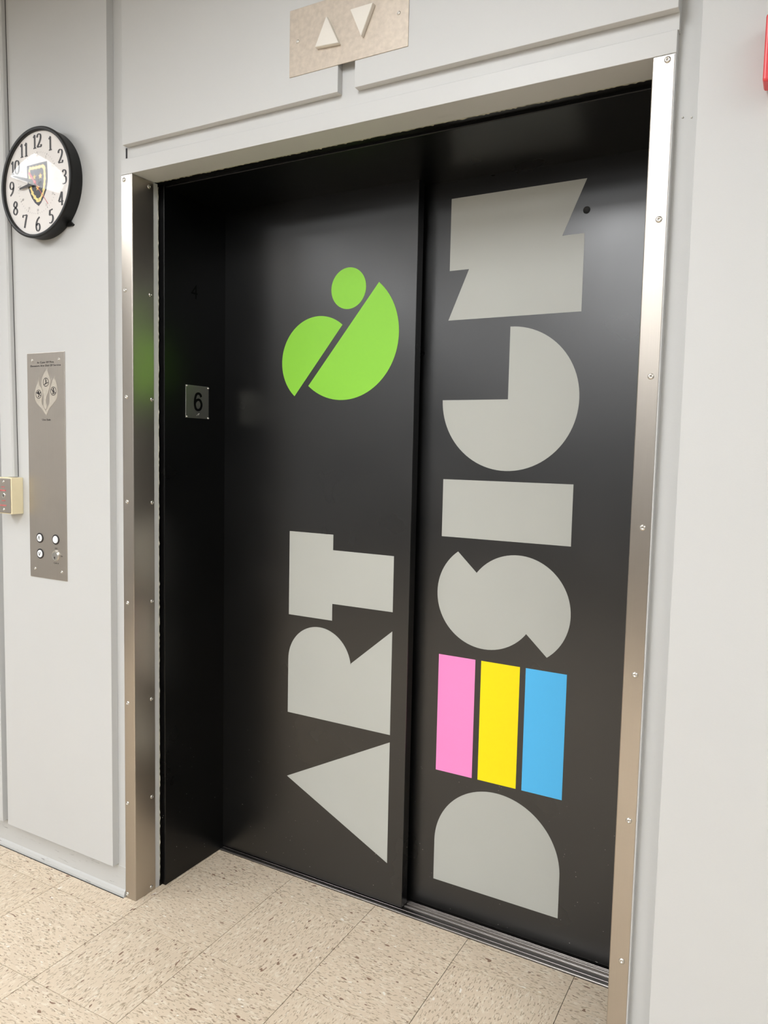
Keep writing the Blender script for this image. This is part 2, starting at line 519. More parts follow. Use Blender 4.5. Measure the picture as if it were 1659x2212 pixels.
# ragged edge of old paint between grey and black
def ragged(name, n, f):
    bm = bmesh.new(); random.seed(3)
    prev = None
    for i in range(n + 1):
        t = i / n
        p0, p1 = f(t, max(0.0, random.gauss(0.0010, 0.0012)) if random.random() < 0.75 else 0.0002)
        cur = (bm.verts.new(p0), bm.verts.new(p1))
        if prev: bm.faces.new((prev[0], cur[0], cur[1], prev[1]))
        prev = cur
    return link(name, finish(bm, name), M['chip'], inner)
ragged('paint_edge', 260, lambda t, w: ((0.005 + 1.39 * t, 0.0845, ZL + 0.0016), (0.005 + 1.39 * t, 0.0872 + w * 1.6, ZL + 0.0014)))
ragged('paint_edge', 240, lambda t, w: ((0.0000 - 0.0012, 0.0980, 0.02 + 2.115 * t), (0.0002 + w * 0.9, 0.0984, 0.02 + 2.115 * t)))
# painted-over numeral on the left return
me = text_mesh('painted_over_numeral', '4', 0.062)
me.transform(Matrix.Rotation(PI / 2, 4, 'Z')); me.transform(Matrix.Translation((K + 0.0004, 0.2343, 1.857)))
link('painted_over_numeral', me, M['bluegrey'], inner)['label'] = 'faint painted-over numeral 4'

# steel guards on the jambs
def guard(name, label, left):
    t = thing(name, label, 'corner guard', (0 if left else JR, 0, 0), 'brushed steel jamb guards')
    bm = bmesh.new()
    x_in, x_out = (0.0, -0.0424) if left else (JR, 1.4412)
    sgn = -1 if left else 1                     # direction from the opening into the jamb
    th, r = 0.0013, 0.003
    outer = [(x_out, 0.0)] + [(x_in + sgn * (r - r * math.sin(a)), r - r * math.cos(a)) for a in [PI / 2 * k / 5 for k in range(6)]] + [(x_in, 0.0800)]
    inner_ = [(x_out, th)] + [(x_in + sgn * (r - (r - th) * math.sin(a)), r - (r - th) * math.cos(a)) for a in [PI / 2 * k / 5 for k in range(6)]] + [(x_in + sgn * th, 0.0800)]
    loop = outer + inner_[::-1]
    a = [bm.verts.new((x, y, 0.0)) for x, y in loop]; b = [bm.verts.new((x, y, ZL)) for x, y in loop]
    n = len(loop)
    for i in range(n):
        j = (i + 1) % n
        bm.faces.new((a[i], a[j], b[j], b[i]))
    ca = bm.faces.new(a); cb = bm.faces.new(b)
    ca.normal_update(); cb.normal_update()
    bmesh.ops.triangulate(bm, faces=[ca, cb])
    me = finish(bm, 'angle')
    o = link('angle', me, M['steel'], t)
    for p in me.polygons: p.use_smooth = abs(p.normal.z) < 0.5
    me.set_sharp_from_angle(angle=math.radians(35))
    return t
gl = guard('corner_guard', 'brushed stainless steel guard on the lift jamb nearer the clock', True)
gr = guard('corner_guard', 'brushed stainless steel guard on the lift jamb nearer the red alarm', False)
for x, z in ((-0.0317, 2.1303), (-0.0295, 1.8242), (-0.0265, 1.5208), (-0.0262, 1.2168), (-0.0262, 0.9168), (-0.0280, 0.6127), (-0.0318, 0.3011), (-0.0348, 0.0132)):
    put('screw', SCREW, gl, x, 0.0, z)
for y, z in ((0.0638, 2.126), (0.0676, 1.8209), (0.0725, 1.5181), (0.0725, 1.2125), (0.0700, 0.9136), (0.0668, 0.6117), (0.0671, 0.3031), (0.0637, 0.0138)):
    put('screw', SCREW, gl, 0.0, y, z, PI / 2)
for x, z in ((1.4290, 2.134), (1.4276, 1.8391), (1.4272, 1.5393), (1.4258, 1.2404), (1.4250, 0.940), (1.4272, 0.6337), (1.4268, 0.3286), (1.4268, 0.022)):
    put('screw', SCREW, gr, x, 0.0, z)
for z in (2.126, 1.82, 1.518, 1.2125, 0.9136, 0.6117, 0.3031, 0.0138):
    put('screw', SCREW, gr, JR, 0.067, z, -PI / 2)

# sill
sill = thing('door_sill', 'grooved worn aluminium sill under the black lift doors', 'sill', (0.7, 0.43, 0))
box('sill_plate', K, JR - K, SILL0, 0.51, -0.0020, 0.0022, M['alum'], sill)
RB = 0.0008
for nm, y0, y1, h in (('sill_nosing', SILL0, 0.3625, 0.0042), ('sill_tread', 0.3630, 0.3765, 0.0040), ('sill_tread', 0.3772, 0.3912, 0.0046),
                      ('guide_rail', 0.3950, 0.3978, 0.0056), ('guide_rail', 0.3990, 0.4015, 0.0056), ('guide_rail', 0.4115, 0.4150, 0.0062), ('guide_rail', 0.4205, 0.4235, 0.0048), ('sill_tread', 0.428, 0.470, 0.0036)):
    box(nm, K, JR - K, y0, y1, 0.0, h, M['alum'], sill, bev=RB, seg=1)

# ------------------------------------------------------------------ lift doors and their lettering
Y1, Y2 = 0.3767, 0.4326
d1 = struct(box('door_1', -0.045, 0.7144, Y1, Y1 + 0.0350, 0.0085, 2.19, M['black'], bev=0.0016), 'left black lift door lettered ART with a green ampersand')
d2 = struct(box('door_2', 0.655, 1.447, Y2, Y2 + 0.0350, 0.0085, 2.19, M['black'], bev=0.0016), 'right black lift door lettered DESIGN with coloured bars')
VT = 0.0005
def vinyl(name, pts, y, mat, parent, label):
    o = prism(name, pts, y - VT, y + 0.0001, mat, parent)
    o['label'] = label
    return o
xa, xm, xb = 0.2847, 0.4489, 0.6614
vinyl('letter_t', [(xa, 1.1218), (xm, 1.1218), (xm, 1.0741), (xb, 1.0741), (xb, 0.9073), (xm, 0.9073), (xm, 0.8545), (xa, 0.8545)], Y1, M['vinyl'], d1, 'grey sideways letter T')
rc = (xa + 0.5194) / 2; rr = (0.5194 - xa) / 2
vinyl('letter_r', [(xa, 0.5345), (xb, 0.5345), (xb, 0.8496)] + [(0.5203, 0.7305)] + arc(rc + 0.0005, 0.7095, rr + 0.0005, 8, 180, 36), Y1, M['vinyl'], d1, 'grey sideways letter R')
vinyl('letter_a', [(xa, 0.3211), (xb, 0.1351), (xb, 0.5119)], Y1, M['vinyl'], d1, 'grey triangular letter A')
vinyl('ampersand_dot', arc(0.4881, 1.8588, 0.0604, 0, 352.5, 47), Y1, M['green'], d1, 'green dot of the ampersand')
def chord(cx, cz, r, p0, p1, ccw):
    a0 = math.degrees(math.atan2(p0[1] - cz, p0[0] - cx)); a1 = math.degrees(math.atan2(p1[1] - cz, p1[0] - cx))
    if ccw:
        while a1 < a0: a1 += 360
    else:
        while a1 > a0: a1 -= 360
    return arc(cx, cz, r, a0, a1, 48)
vinyl('ampersand_bowl', chord(0.4705, 1.7215, 0.1905, (0.3496, 1.5769), (0.5940, 1.8707), True), Y1, M['green'], d1, 'large green half disc of the ampersand')
vinyl('ampersand_leaf', chord(0.3834, 1.6490, 0.1355, (0.4684, 1.7530), (0.2958, 1.5440), True), Y1, M['green'], d1, 'small green half disc of the ampersand')

c0, c1 = 0.7895, 1.1690
vinyl('letter_n', [(c0, 2.0901), (1.1689, 2.0901), (1.1097, 1.9529), (1.1682, 1.9529), (1.1682, 1.7544), (c0, 1.7544), (0.8485, 1.8922), (c0, 1.8922)], Y2, M['vinyl'], d2, 'grey sideways letter N')
G = (0.9757, 1.5300)
vinyl('letter_g', [G] + arc(G[0], G[1], 0.1968, 180, 450, 72), Y2, M['vinyl'], d2, 'grey three-quarter disc letter G')
vinyl('letter_i', [(0.7877, 1.3037), (1.1665, 1.3037), (1.1665, 1.1379), (0.7877, 1.1379)], Y2, M['vinyl'], d2, 'grey bar letter I')
up, lo = (1.0216, 0.9490, 0.1523), (0.9306, 0.9750, 0.1516)
s_pts = chord(*up, (1.1140, 0.8256), (0.9006, 1.0403), True) + chord(*lo, (0.8399, 1.0983), (1.0522, 0.8846), True)
vinyl('letter_s', s_pts, Y2, M['vinyl'], d2, 'grey sideways letter S of two lobes')
for (a, b_), mt, cn in (((0.7894, 0.9047), 'pink', 'pink'), ((0.9227, 1.0381), 'yellow', 'yellow'), ((1.0551, 1.1704), 'blue', 'sky blue')):
    vinyl('letter_e_bar', [(a, 0.7889), (b_, 0.7889), (b_, 0.4378), (a, 0.4378)], Y2, M[mt], d2, cn + ' bar of the letter E')
vinyl('letter_d', [(0.7913, 0.0988), (1.1728, 0.0988)] + arc(0.98205, 0.2195, 0.19075, 0, 180, 60), Y2, M['vinyl'], d2, 'grey sideways letter D')
lathe('lock_hole', 1.1709, 2.0105, [(0.0094, Y2 - 0.0006), (0.0088, Y2 - 0.0009), (0.0080, Y2 - 0.0004), (0, Y2 - 0.0003)], M['dark'], d2, 24)

# ------------------------------------------------------------------ call panel
PF = -0.0234
cp = thing('call_panel', 'tall brushed steel lift call panel with flame emblem and buttons, below the clock', 'call panel', (-0.3505, -0.021, 0.9595))
box('plate', -0.4375, -0.2635, PF, -0.0209, 0.9595, 1.6590, M['plate'], cp, bev=0.0008)
for x, z in ((-0.4116, 1.6367), (-0.2876, 1.6361), (-0.4129, 0.9859), (-0.2870, 0.9863)):
    put('screw', SMALL_SCREW, cp, x, PF, z)
PT = PF - 0.0003
def fit_text(name, s, x0, x1, zc, h, parent, mat=None, y=PT):
    me = text_mesh(name, s, 1.0, bold=0.022, space=1.08)
    xs = [v.co.x for v in me.vertices]; zs = [v.co.z for v in me.vertices]
    wx, hz = max(xs) - min(xs), max(zs) - min(zs)
    me.transform(Matrix.Translation((-(max(xs) + min(xs)) / 2, 0, -(max(zs) + min(zs)) / 2)))
    me.transform(Matrix.Diagonal(((x1 - x0) / wx, 1, h / hz, 1)))
    me.transform(Matrix.Translation(((x0 + x1) / 2, y, zc)))
    return link(name, me, mat or M['ink'], parent)
fit_text('notice_text', 'In Case Of Fire', -0.3884, -0.3121, 1.6295, 0.0058, cp)
fit_text('notice_text', 'Elevators Are Out Of Service', -0.4209, -0.2798, 1.6195, 0.0058, cp)
fit_text('notice_text', 'Use Exit', -0.3689, -0.3297, 1.4545, 0.0056, cp)
fit_text('switch_text', 'OFF', -0.3184, -0.3059, 1.0580, 0.0040, cp)
fit_text('switch_text', 'ON', -0.2913, -0.2827, 1.0355, 0.0040, cp)
fit_text('switch_text', 'CAR 8', -0.3240, -0.3016, 1.0118, 0.0044, cp)
FL = [[(-0.3801, 1.5864), (-0.3829, 1.5767), (-0.3807, 1.5646), (-0.3799, 1.5597), (-0.3733, 1.5536), (-0.366, 1.5458), (-0.3637, 1.5349), (-0.3673, 1.5241), (-0.3718, 1.5133), (-0.3695, 1.5024), (-0.3613, 1.4925), (-0.3532, 1.4837), (-0.3476, 1.4717), (-0.3494, 1.4663), (-0.3551, 1.4739), (-0.3698, 1.4882), (-0.3864, 1.4993), (-0.3963, 1.5103), (-0.402, 1.5224), (-0.4025, 1.5367), (-0.3979, 1.5497), (-0.3917, 1.5616), (-0.3855, 1.5724), (-0.3819, 1.5842)],
      [(-0.3388, 1.6105), (-0.3422, 1.6036), (-0.3375, 1.5927), (-0.3303, 1.5807), (-0.3281, 1.5688), (-0.33, 1.5581), (-0.3343, 1.5474), (-0.3404, 1.5356), (-0.3472, 1.526), (-0.35, 1.5152), (-0.3494, 1.5043), (-0.3463, 1.4945), (-0.3498, 1.4848), (-0.3547, 1.4892), (-0.3621, 1.4969), (-0.361, 1.5066), (-0.3591, 1.5186), (-0.3605, 1.5305), (-0.3635, 1.5425), (-0.3691, 1.5568), (-0.3696, 1.5698), (-0.366, 1.5827), (-0.359, 1.5944), (-0.3505, 1.6028)],
      [(-0.3064, 1.5859), (-0.3082, 1.578), (-0.3035, 1.5682), (-0.2981, 1.5552), (-0.296, 1.5391), (-0.2971, 1.5252), (-0.3047, 1.5125), (-0.318, 1.5018), (-0.3314, 1.4922), (-0.3416, 1.4804), (-0.3468, 1.4706), (-0.35, 1.4772), (-0.3482, 1.4848), (-0.3413, 1.4923), (-0.3345, 1.502), (-0.3318, 1.5128), (-0.3341, 1.5215), (-0.3329, 1.5355), (-0.3302, 1.5473), (-0.325, 1.5601), (-0.3182, 1.5729)]]
for f in FL:
    prism('flame', f, PF - 0.0005, PF + 0.0001, M['flame'], cp)
def ring_bm(bm, cx, cz, r0, r1, y, n=28):
    a = [bm.verts.new((cx + r0 * math.cos(2 * PI * i / n), y, cz + r0 * math.sin(2 * PI * i / n))) for i in range(n)]
    b = [bm.verts.new((cx + r1 * math.cos(2 * PI * i / n), y, cz + r1 * math.sin(2 * PI * i / n))) for i in range(n)]
    for i in range(n):
        j = (i + 1) % n
        bm.faces.new((a[i], a[j], b[j], b[i]))
def seg_bm(bm, p0, p1, wd, y):
    dx, dz = p1[0] - p0[0], p1[1] - p0[1]; l = math.hypot(dx, dz) or 1e-9
    nx, nz = -dz / l * wd / 2, dx / l * wd / 2
    bm.faces.new([bm.verts.new((px, y, pz)) for px, pz in ((p0[0] + nx, p0[1] + nz), (p0[0] - nx, p0[1] - nz), (p1[0] - nx, p1[1] - nz), (p1[0] + nx, p1[1] + nz))])
def disc_bm(bm, cx, cz, r, y, n=16, sx=1.0):
    bm.faces.new([bm.verts.new((cx + sx * r * math.cos(2 * PI * i / n), y, cz + r * math.sin(2 * PI * i / n))) for i in range(n)])
for k, (cx, cz) in enumerate(((-0.3836, 1.5329), (-0.3488, 1.5688), (-0.3144, 1.5409))):
    y = PF - 0.0008
    bm = bmesh.new(); R_ = 0.0135
    ring_bm(bm, cx, cz, R_ * 0.86, R_, y)
    if k == 0:       # lift car with arrow, barred
        disc_bm(bm, cx - 0.001, cz + 0.0062, 0.0034, y, sx=1.3); disc_bm(bm, cx, cz - 0.0062, 0.0030, y)
        seg_bm(bm, (cx - 0.008, cz + 0.004), (cx + 0.004, cz + 0.001), 0.003, y); seg_bm(bm, (cx + 0.002, cz), (cx + 0.010, cz + 0.006), 0.003, y)
        seg_bm(bm, (cx - 0.0105, cz + 0.005), (cx + 0.0105, cz - 0.005), 0.0022, y - 0.0001)
    elif k == 1:     # person running down stairs
        disc_bm(bm, cx, cz + 0.0085, 0.0021, y); seg_bm(bm, (cx, cz + 0.0065), (cx + 0.001, cz), 0.0040, y)
        seg_bm(bm, (cx + 0.001, cz), (cx - 0.0040, cz - 0.005), 0.0020, y); seg_bm(bm, (cx + 0.001, cz), (cx + 0.0042, cz - 0.0030), 0.0020, y)
        seg_bm(bm, (cx + 0.0005, cz + 0.005), (cx + 0.0045, cz + 0.003), 0.0014, y)
        seg_bm(bm, (cx - 0.0090, cz - 0.0075), (cx + 0.0110, cz - 0.0005), 0.0022, y)
    else:            # figure in a lift, barred
        disc_bm(bm, cx, cz + 0.0075, 0.0028, y); seg_bm(bm, (cx, cz + 0.005), (cx, cz - 0.006), 0.0042, y)
        seg_bm(bm, (cx - 0.005, cz + 0.003), (cx - 0.003, cz - 0.003), 0.0016, y); seg_bm(bm, (cx + 0.005, cz + 0.003), (cx + 0.003, cz - 0.003), 0.0016, y)
        seg_bm(bm, (cx - 0.0065, cz - 0.0075), (cx + 0.0065, cz - 0.0075), 0.002, y)
        seg_bm(bm, (cx - 0.0100, cz + 0.006), (cx + 0.0100, cz - 0.006), 0.0022, y - 0.0001)
    link('pictogram', finish(bm, 'pictogram'), M['ink'], cp)

def lift_button(label, cx, cz, mark):
    b = lathe('button', cx, cz, [(0.0158, PF + 0.0002), (0.0158, PF - 0.0014), (0.0148, PF - 0.0020), (0.0122, PF - 0.0020), (0.0118, PF - 0.0005), (0, PF - 0.0005)], M['ink'], cp, 40)
    b['label'] = label
    lathe('button_cap', cx, cz, [(0.0114, PF - 0.0004), (0.0114, PF - 0.0026), (0.0106, PF - 0.0034), (0, PF - 0.0037)], M['lit'], b, 40)
    if mark:
        bm = bmesh.new(); y = PF - 0.0040; s = mark
        seg_bm(bm, (cx - 0.0045, cz - s * 0.0052), (cx - 0.0004, cz + s * 0.0058), 0.0026, y)
        seg_bm(bm, (cx + 0.0045, cz - s * 0.0052), (cx + 0.0004, cz + s * 0.0058), 0.0026, y - 0.0001)
        seg_bm(bm, (cx - 0.0052, cz - s * 0.0050), (cx - 0.0028, cz - s * 0.0050), 0.0018, y)
        seg_bm(bm, (cx + 0.0028, cz - s * 0.0050), (cx + 0.0052, cz - s * 0.0050), 0.0018, y)
        link('arrow_mark', finish(bm, 'arrow_mark'), M['ink'], b)
lift_button('white up button with black ring', -0.3882, 1.0855, 1)
lift_button('white down button with black ring', -0.3873, 1.0357, -1)
lift_button('blank white button with black ring', -0.3130, 1.0857, 0)
ks = lathe('key_switch', -0.3136, 1.0356, [(0.0165, PF + 0.0002), (0.0165, PF - 0.0022), (0.0152, PF - 0.0036), (0.0125, PF - 0.0030), (0.0118, PF - 0.0040), (0, PF - 0.0042)], M['screw'], cp, 40)
ks['label'] = 'chrome key switch'
bm = bmesh.new(); seg_bm(bm, (-0.3160, 1.0290), (-0.3145, 1.0240), 0.0022, PF - 0.0045); disc_bm(bm, -0.3150, 1.0300, 0.0026, PF - 0.0045)
link('keyhole', finish(bm, 'keyhole'), M['ink'], ks)

# ------------------------------------------------------------------ wall clock
CX, CZ = -0.3325, 2.1492
ck = thing('wall_clock', 'round black wall clock with white dial and shield emblem', 'clock', (CX, -0.021, CZ))
case = lathe('case', CX, CZ - 0.0005, [(0.1545, -0.0208), (0.1560, -0.0245), (0.1570, -0.0530), (0.1586, -0.0560), (0.1588, -0.0605), (0.1572, -0.0635), (0.1530, -0.0645), (0.1492, -0.0632), (0.1480, -0.0605), (0.1478, -0.0535)], M['clockcase'], ck, 96)
DY = -0.0545
lathe('dial', CX, CZ, [(0.1480, DY + 0.0005), (0.1480, DY), (0, DY)], M['dial'], ck, 96, smooth=False)
prism('mount_tab', [(-0.2330, 2.0390), (-0.2130, 2.0235), (-0.2180, 2.0195), (-0.2420, 2.0200), (-0.2480, 2.0240)], -0.0280, -0.0208, M['clockcase'], ck)
# serif numerals drawn with a broad nib
DIG = {
 '0': [[(0.28, 1.0), (0.10, 0.88), (0.04, 0.5), (0.10, 0.12), (0.28, 0.0), (0.46, 0.12), (0.52, 0.5), (0.46, 0.88), (0.28, 1.0)]],
 '1': [[(0.10, 0.84), (0.22, 0.90), (0.30, 1.0)], [(0.29, 1.0), (0.29, 0.5), (0.29, 0.02)], [(0.12, 0.02), (0.46, 0.02)]],
 '2': [[(0.06, 0.76), (0.10, 0.92), (0.26, 1.0), (0.43, 0.92), (0.47, 0.74), (0.40, 0.52), (0.22, 0.24), (0.05, 0.05)], [(0.05, 0.05), (0.30, 0.05), (0.48, 0.05), (0.53, 0.20)]],
 '3': [[(0.08, 0.86), (0.18, 0.98), (0.32, 0.98), (0.44, 0.86), (0.42, 0.68), (0.24, 0.55)], [(0.24, 0.55), (0.42, 0.48), (0.48, 0.28), (0.40, 0.08), (0.22, 0.0), (0.05, 0.06)]],
 '4': [[(0.38, 1.0), (0.22, 0.68), (0.03, 0.32)], [(0.03, 0.30), (0.30, 0.30), (0.56, 0.30)], [(0.40, 1.0), (0.40, 0.5), (0.40, 0.0)]],
 '5': [[(0.46, 1.0), (0.30, 0.97), (0.14, 0.97)], [(0.14, 0.97), (0.10, 0.58)], [(0.10, 0.58), (0.28, 0.62), (0.44, 0.50), (0.48, 0.30), (0.40, 0.10), (0.22, 0.0), (0.04, 0.05)]],
 '6': [[(0.48, 1.02), (0.26, 0.88), (0.10, 0.62), (0.06, 0.32), (0.14, 0.08), (0.28, 0.0), (0.44, 0.10), (0.48, 0.30), (0.40, 0.50), (0.26, 0.55), (0.10, 0.44)]],
 '7': [[(0.04, 0.80), (0.08, 0.95), (0.28, 0.95), (0.52, 0.96)], [(0.52, 0.96), (0.36, 0.50), (0.22, 0.0)]],
 '8': [[(0.28, 0.54), (0.12, 0.66), (0.10, 0.84), (0.28, 1.0), (0.44, 0.86), (0.42, 0.68), (0.28, 0.54), (0.10, 0.40), (0.06, 0.18), (0.28, 0.0), (0.48, 0.16), (0.46, 0.36), (0.28, 0.54)]],
 '9': [[(0.46, 0.56), (0.30, 0.45), (0.14, 0.52), (0.07, 0.72), (0.14, 0.92), (0.28, 1.0), (0.42, 0.92), (0.50, 0.68), (0.44, 0.36), (0.28, 0.12), (0.08, -0.03)]],
}
def catmull(ps, n=7):
    if len(ps) < 3: return ps
    q = [ps[0]] + ps + [ps[-1]]; out = []
    for i in range(1, len(q) - 2):
        p0, p1, p2, p3 = q[i - 1:i + 3]
        for k in range(n):
            t = k / n
            out.append(tuple(0.5 * (2 * b + (c - a) * t + (2 * a - 5 * b + 4 * c - d) * t * t + (3 * b - a - 3 * c + d) * t ** 3) for a, b, c, d in zip(p0, p1, p2, p3)))
    out.append(ps[-1]); return out
def ribbon(bm, ps, y, wmin, wmax):
    L, R = [], []
    for i, p in enumerate(ps):
        a = ps[max(0, i - 1)]; b = ps[min(len(ps) - 1, i + 1)]
        dx, dz = b[0] - a[0], b[1] - a[1]; l = math.hypot(dx, dz) or 1e-9
        wd = wmin + (wmax - wmin) * abs(math.sin(math.atan2(dz, dx) + 0.18))
        nx, nz = -dz / l * wd / 2, dx / l * wd / 2
        L.append(bm.verts.new((p[0] + nx, y, p[1] + nz))); R.append(bm.verts.new((p[0] - nx, y, p[1] - nz)))
    for i in range(len(ps) - 1): bm.faces.new((L[i], R[i], R[i + 1], L[i + 1]))
def numeral(s, cx, cz, h, y):
    bm = bmesh.new(); n = len(s); k = 0
    adv = 0.52
    for i, ch in enumerate(s):
        ox = (i - (n - 1) / 2) * adv - 0.28
        for st in DIG[ch]:
            ribbon(bm, [(cx + (px + ox) * h, cz + (pz - 0.5) * h) for px, pz in catmull(st)], y - 0.00005 * k, 0.06 * h, 0.20 * h); k += 1
    return finish(bm, 'numeral')
for hh in range(1, 13):
    a = PI / 2 - hh * PI / 6
    link('numeral', numeral(str(hh), CX + 0.1190 * math.cos(a), CZ + 0.1190 * math.sin(a), 0.0385, DY - 0.0004), M['ink'], ck)
bm = bmesh.new()
for k in range(60):
    a = 2 * PI * k / 60; r0, r1 = (0.0855, 0.0895) if k % 5 else (0.0845, 0.0900)
    seg_bm(bm, (CX + r0 * math.cos(a), CZ + r0 * math.sin(a)), (CX + r1 * math.cos(a), CZ + r1 * math.sin(a)), 0.0009 if k % 5 else 0.0022, DY - 0.0004)
link('minute_track', finish(bm, 'minute_track'), M['greyink'], ck)
for k in range(12):
    a = PI / 2 - (k + 1) * PI / 6
    text('minute_figure', str((k + 1) * 5), 0.0095, (CX + 0.0785 * math.cos(a), DY - 0.0004, CZ + 0.0785 * math.sin(a)), M['greyink'], ck)
SH = [(-0.3924, 2.2092), (-0.3472, 2.2097), (-0.3018, 2.2096), (-0.2992, 2.1756), (-0.2991, 2.1577), (-0.3048, 2.1298), (-0.3177, 2.1094), (-0.3294, 2.0951), (-0.3410, 2.0868), (-0.3580, 2.0982), (-0.3727, 2.1155), (-0.3827, 2.1344), (-0.3891, 2.1566), (-0.3915, 2.1787)]
emb = prism('emblem', [(x + 0.0125, z - 0.0045) for x, z in SH], DY - 0.0006, DY, M['navy'], ck)
emb['label'] = 'navy shield with a wavy gold border and three stars'
BD = [(-0.3804, 2.1990), (-0.3134, 2.1978), (-0.3116, 2.1775), (-0.3108, 2.1630), (-0.3141, 2.1427), (-0.3185, 2.1232), (-0.3285, 2.1108), (-0.3407, 2.0995), (-0.3554, 2.1124), (-0.3666, 2.1249), (-0.3738, 2.1410), (-0.3790, 2.1588), (-0.3802, 2.1866)]
bm = bmesh.new(); k = 0
for i in range(len(BD)):
    p, q = BD[i], BD[(i + 1) % len(BD)]
    p = (p[0] + 0.0125, p[1] - 0.0045); q = (q[0] + 0.0125, q[1] - 0.0045)
    l = math.hypot(q[0] - p[0], q[1] - p[1]); n = max(2, int(l / 0.0045))
    for m_ in range(n):
        t0, t1 = m_ / n, (m_ + 1) / n
        seg_bm(bm, (p[0] + (q[0] - p[0]) * t0, p[1] + (q[1] - p[1]) * t0), (p[0] + (q[0] - p[0]) * t1, p[1] + (q[1] - p[1]) * t1), 0.0070 if k % 3 else 0.0115, DY - 0.0009 - 0.00005 * (k % 2)); k += 1
link('emblem_border', finish(bm, 'emblem_border'), M['gold'], emb)
for x, z in ((-0.3579, 2.1719), (-0.3310, 2.1715), (-0.3432, 2.1397)):
    x += 0.0110; z -= 0.0045
    pts = [(x + 0.0015 + (0.0098 if i % 2 == 0 else 0.0040) * math.cos(PI / 2 + i * PI / 5), z + (0.0098 if i % 2 == 0 else 0.0040) * math.sin(PI / 2 + i * PI / 5)) for i in range(10)]
    prism('star', pts, DY - 0.0011, DY - 0.0006, M['star'], emb)
# hands (8:48)
def hand(name, ang_deg, l0, l1, w0, w1, y, mat):
    a = math.radians(90 - ang_deg); c, s = math.cos(a), math.sin(a)
    pts = [(-l0, -w0 / 2), (l1, -w1 / 2), (l1, w1 / 2), (-l0, w0 / 2)]
    return prism(name, [(CX + u * c - v * s, CZ + u * s + v * c) for u, v in pts], y - 0.0006, y + 0.0006, mat, ck)
HY = -0.0605
hand('hour_hand', 263.5, 0.012, 0.075, 0.0120, 0.0050, HY, M['ink'])
hand('minute_hand', 287.5, 0.014, 0.106, 0.0120, 0.0042, HY - 0.0022, M['ink'])
sh = hand('second_hand', 140.0, 0.0, 0.092, 0.0014, 0.0010, HY - 0.0044, M['redhand'])
a = math.radians(90 - 320); c_, s_ = math.cos(a), math.sin(a)
prism('counterweight', [(CX + u * c_ - v * s_, CZ + u * s_ + v * c_) for u, v in ((0, -0.0015), (0.014, -0.0018), (0.020, -0.0040), (0.038, -0.0030), (0.040, 0.0), (0.038, 0.0030), (0.020, 0.0040), (0.014, 0.0018), (0, 0.0015))], HY - 0.0050, HY - 0.0038, M['redhand'], sh)
lathe('hub', CX, CZ, [(0.0055, DY), (0.0055, HY - 0.0030), (0.0035, HY - 0.0055), (0, HY - 0.0055)], M['redhand'], ck, 24)
lens = lathe('lens', CX, CZ - 0.0005, [(0.1482, -0.0610)] + [(0.1482 * math.cos(t), -0.0610 - 0.0090 * math.sin(t)) for t in [PI / 2 * k / 16 for k in range(1, 16)]] + [(0, -0.0700)], M['glass'], ck, 96)

# ------------------------------------------------------------------ hall lantern over the head
LY = -SP - 0.0022
hl = thing('direction_lantern', 'brushed metal plate above the lift with white up and down triangles', 'indicator', (0.7185, -SP, 2.2755))
box('plate', 0.5570, 0.8802, LY, -SP + 0.0001, 2.2755, 2.4290, M['lantern'], hl, bev=0.0007)
def tri(label, pts):
    o = prism('arrow_lens', pts, LY - 0.0115, LY + 0.0002, M['acrylic'], hl, bev=0.0009)
    o['label'] = label
tri('white triangle pointing up', [(0.6693, 2.3850), (0.6387, 2.3225), (0.7020, 2.3195)][0:1] + [(0.6385, 2.3228), (0.7045, 2.3178)])
tri('white triangle pointing down', [(0.7349, 2.3832), (0.7952, 2.3832), (0.7648, 2.3185)])
for x, z in ((0.5810, 2.3535), (0.8553, 2.3509)):
    put('screw', SMALL_SCREW, hl, x, LY, z)

# ------------------------------------------------------------------ floor number sign on the black return
KS = K + 0.0022
fs = thing('floor_sign', 'small square metal floor number plate reading 6 inside the black opening', 'sign', (K, 0.246, 1.470))
box('plate', K - 0.0001, KS, 0.1950, 0.2975, 1.4708, 1.5724, M['sign'], fs, bev=0.0006)
for y, z in ((0.1985, 1.5695), (0.2945, 1.5680), (0.1988, 1.4745), (0.2948, 1.4730)):
    put('pin', PIN, fs, KS, y, z, PI / 2)
bm = bmesh.new()
p6 = [(0.50, 0.80), (0.44, 0.94), (0.29, 1.0), (0.14, 0.90), (0.06, 0.62), (0.05, 0.32), (0.12, 0.08), (0.29, 0.0), (0.46, 0.10), (0.53, 0.33), (0.46, 0.55), (0.30, 0.63), (0.13, 0.54), (0.06, 0.40)]
ribbon(bm, [((px - 0.29) * 0.062, (pz - 0.5) * 0.052) for px, pz in catmull(p6)], 0.0, 0.0072, 0.0078)
geo = bmesh.ops.extrude_face_region(bm, geom=list(bm.faces))
bmesh.ops.translate(bm, vec=(0, -0.0012, 0), verts=[v for v in geo['geom'] if isinstance(v, bmesh.types.BMVert)])
me = finish(bm, 'numeral'); me.transform(Matrix.Rotation(PI / 2, 4, 'Z')); me.transform(Matrix.Translation((KS, 0.249, 1.5225)))
link('numeral', me, M['bluegrey'], fs)
bm = bmesh.new()
for dy, dz in ((0.0, 0.0), (0.0035, 0.0022), (-0.0030, -0.0028), (0.0065, 0.0022), (0.0028, -0.0010)):
    r = bmesh.ops.create_icosphere(bm, subdivisions=1, radius=0.0013)
    bmesh.ops.translate(bm, vec=(KS, 0.2475 + dy, 1.4830 + dz), verts=r['verts'])
link('braille', finish(bm, 'braille'), M['screw'], fs)

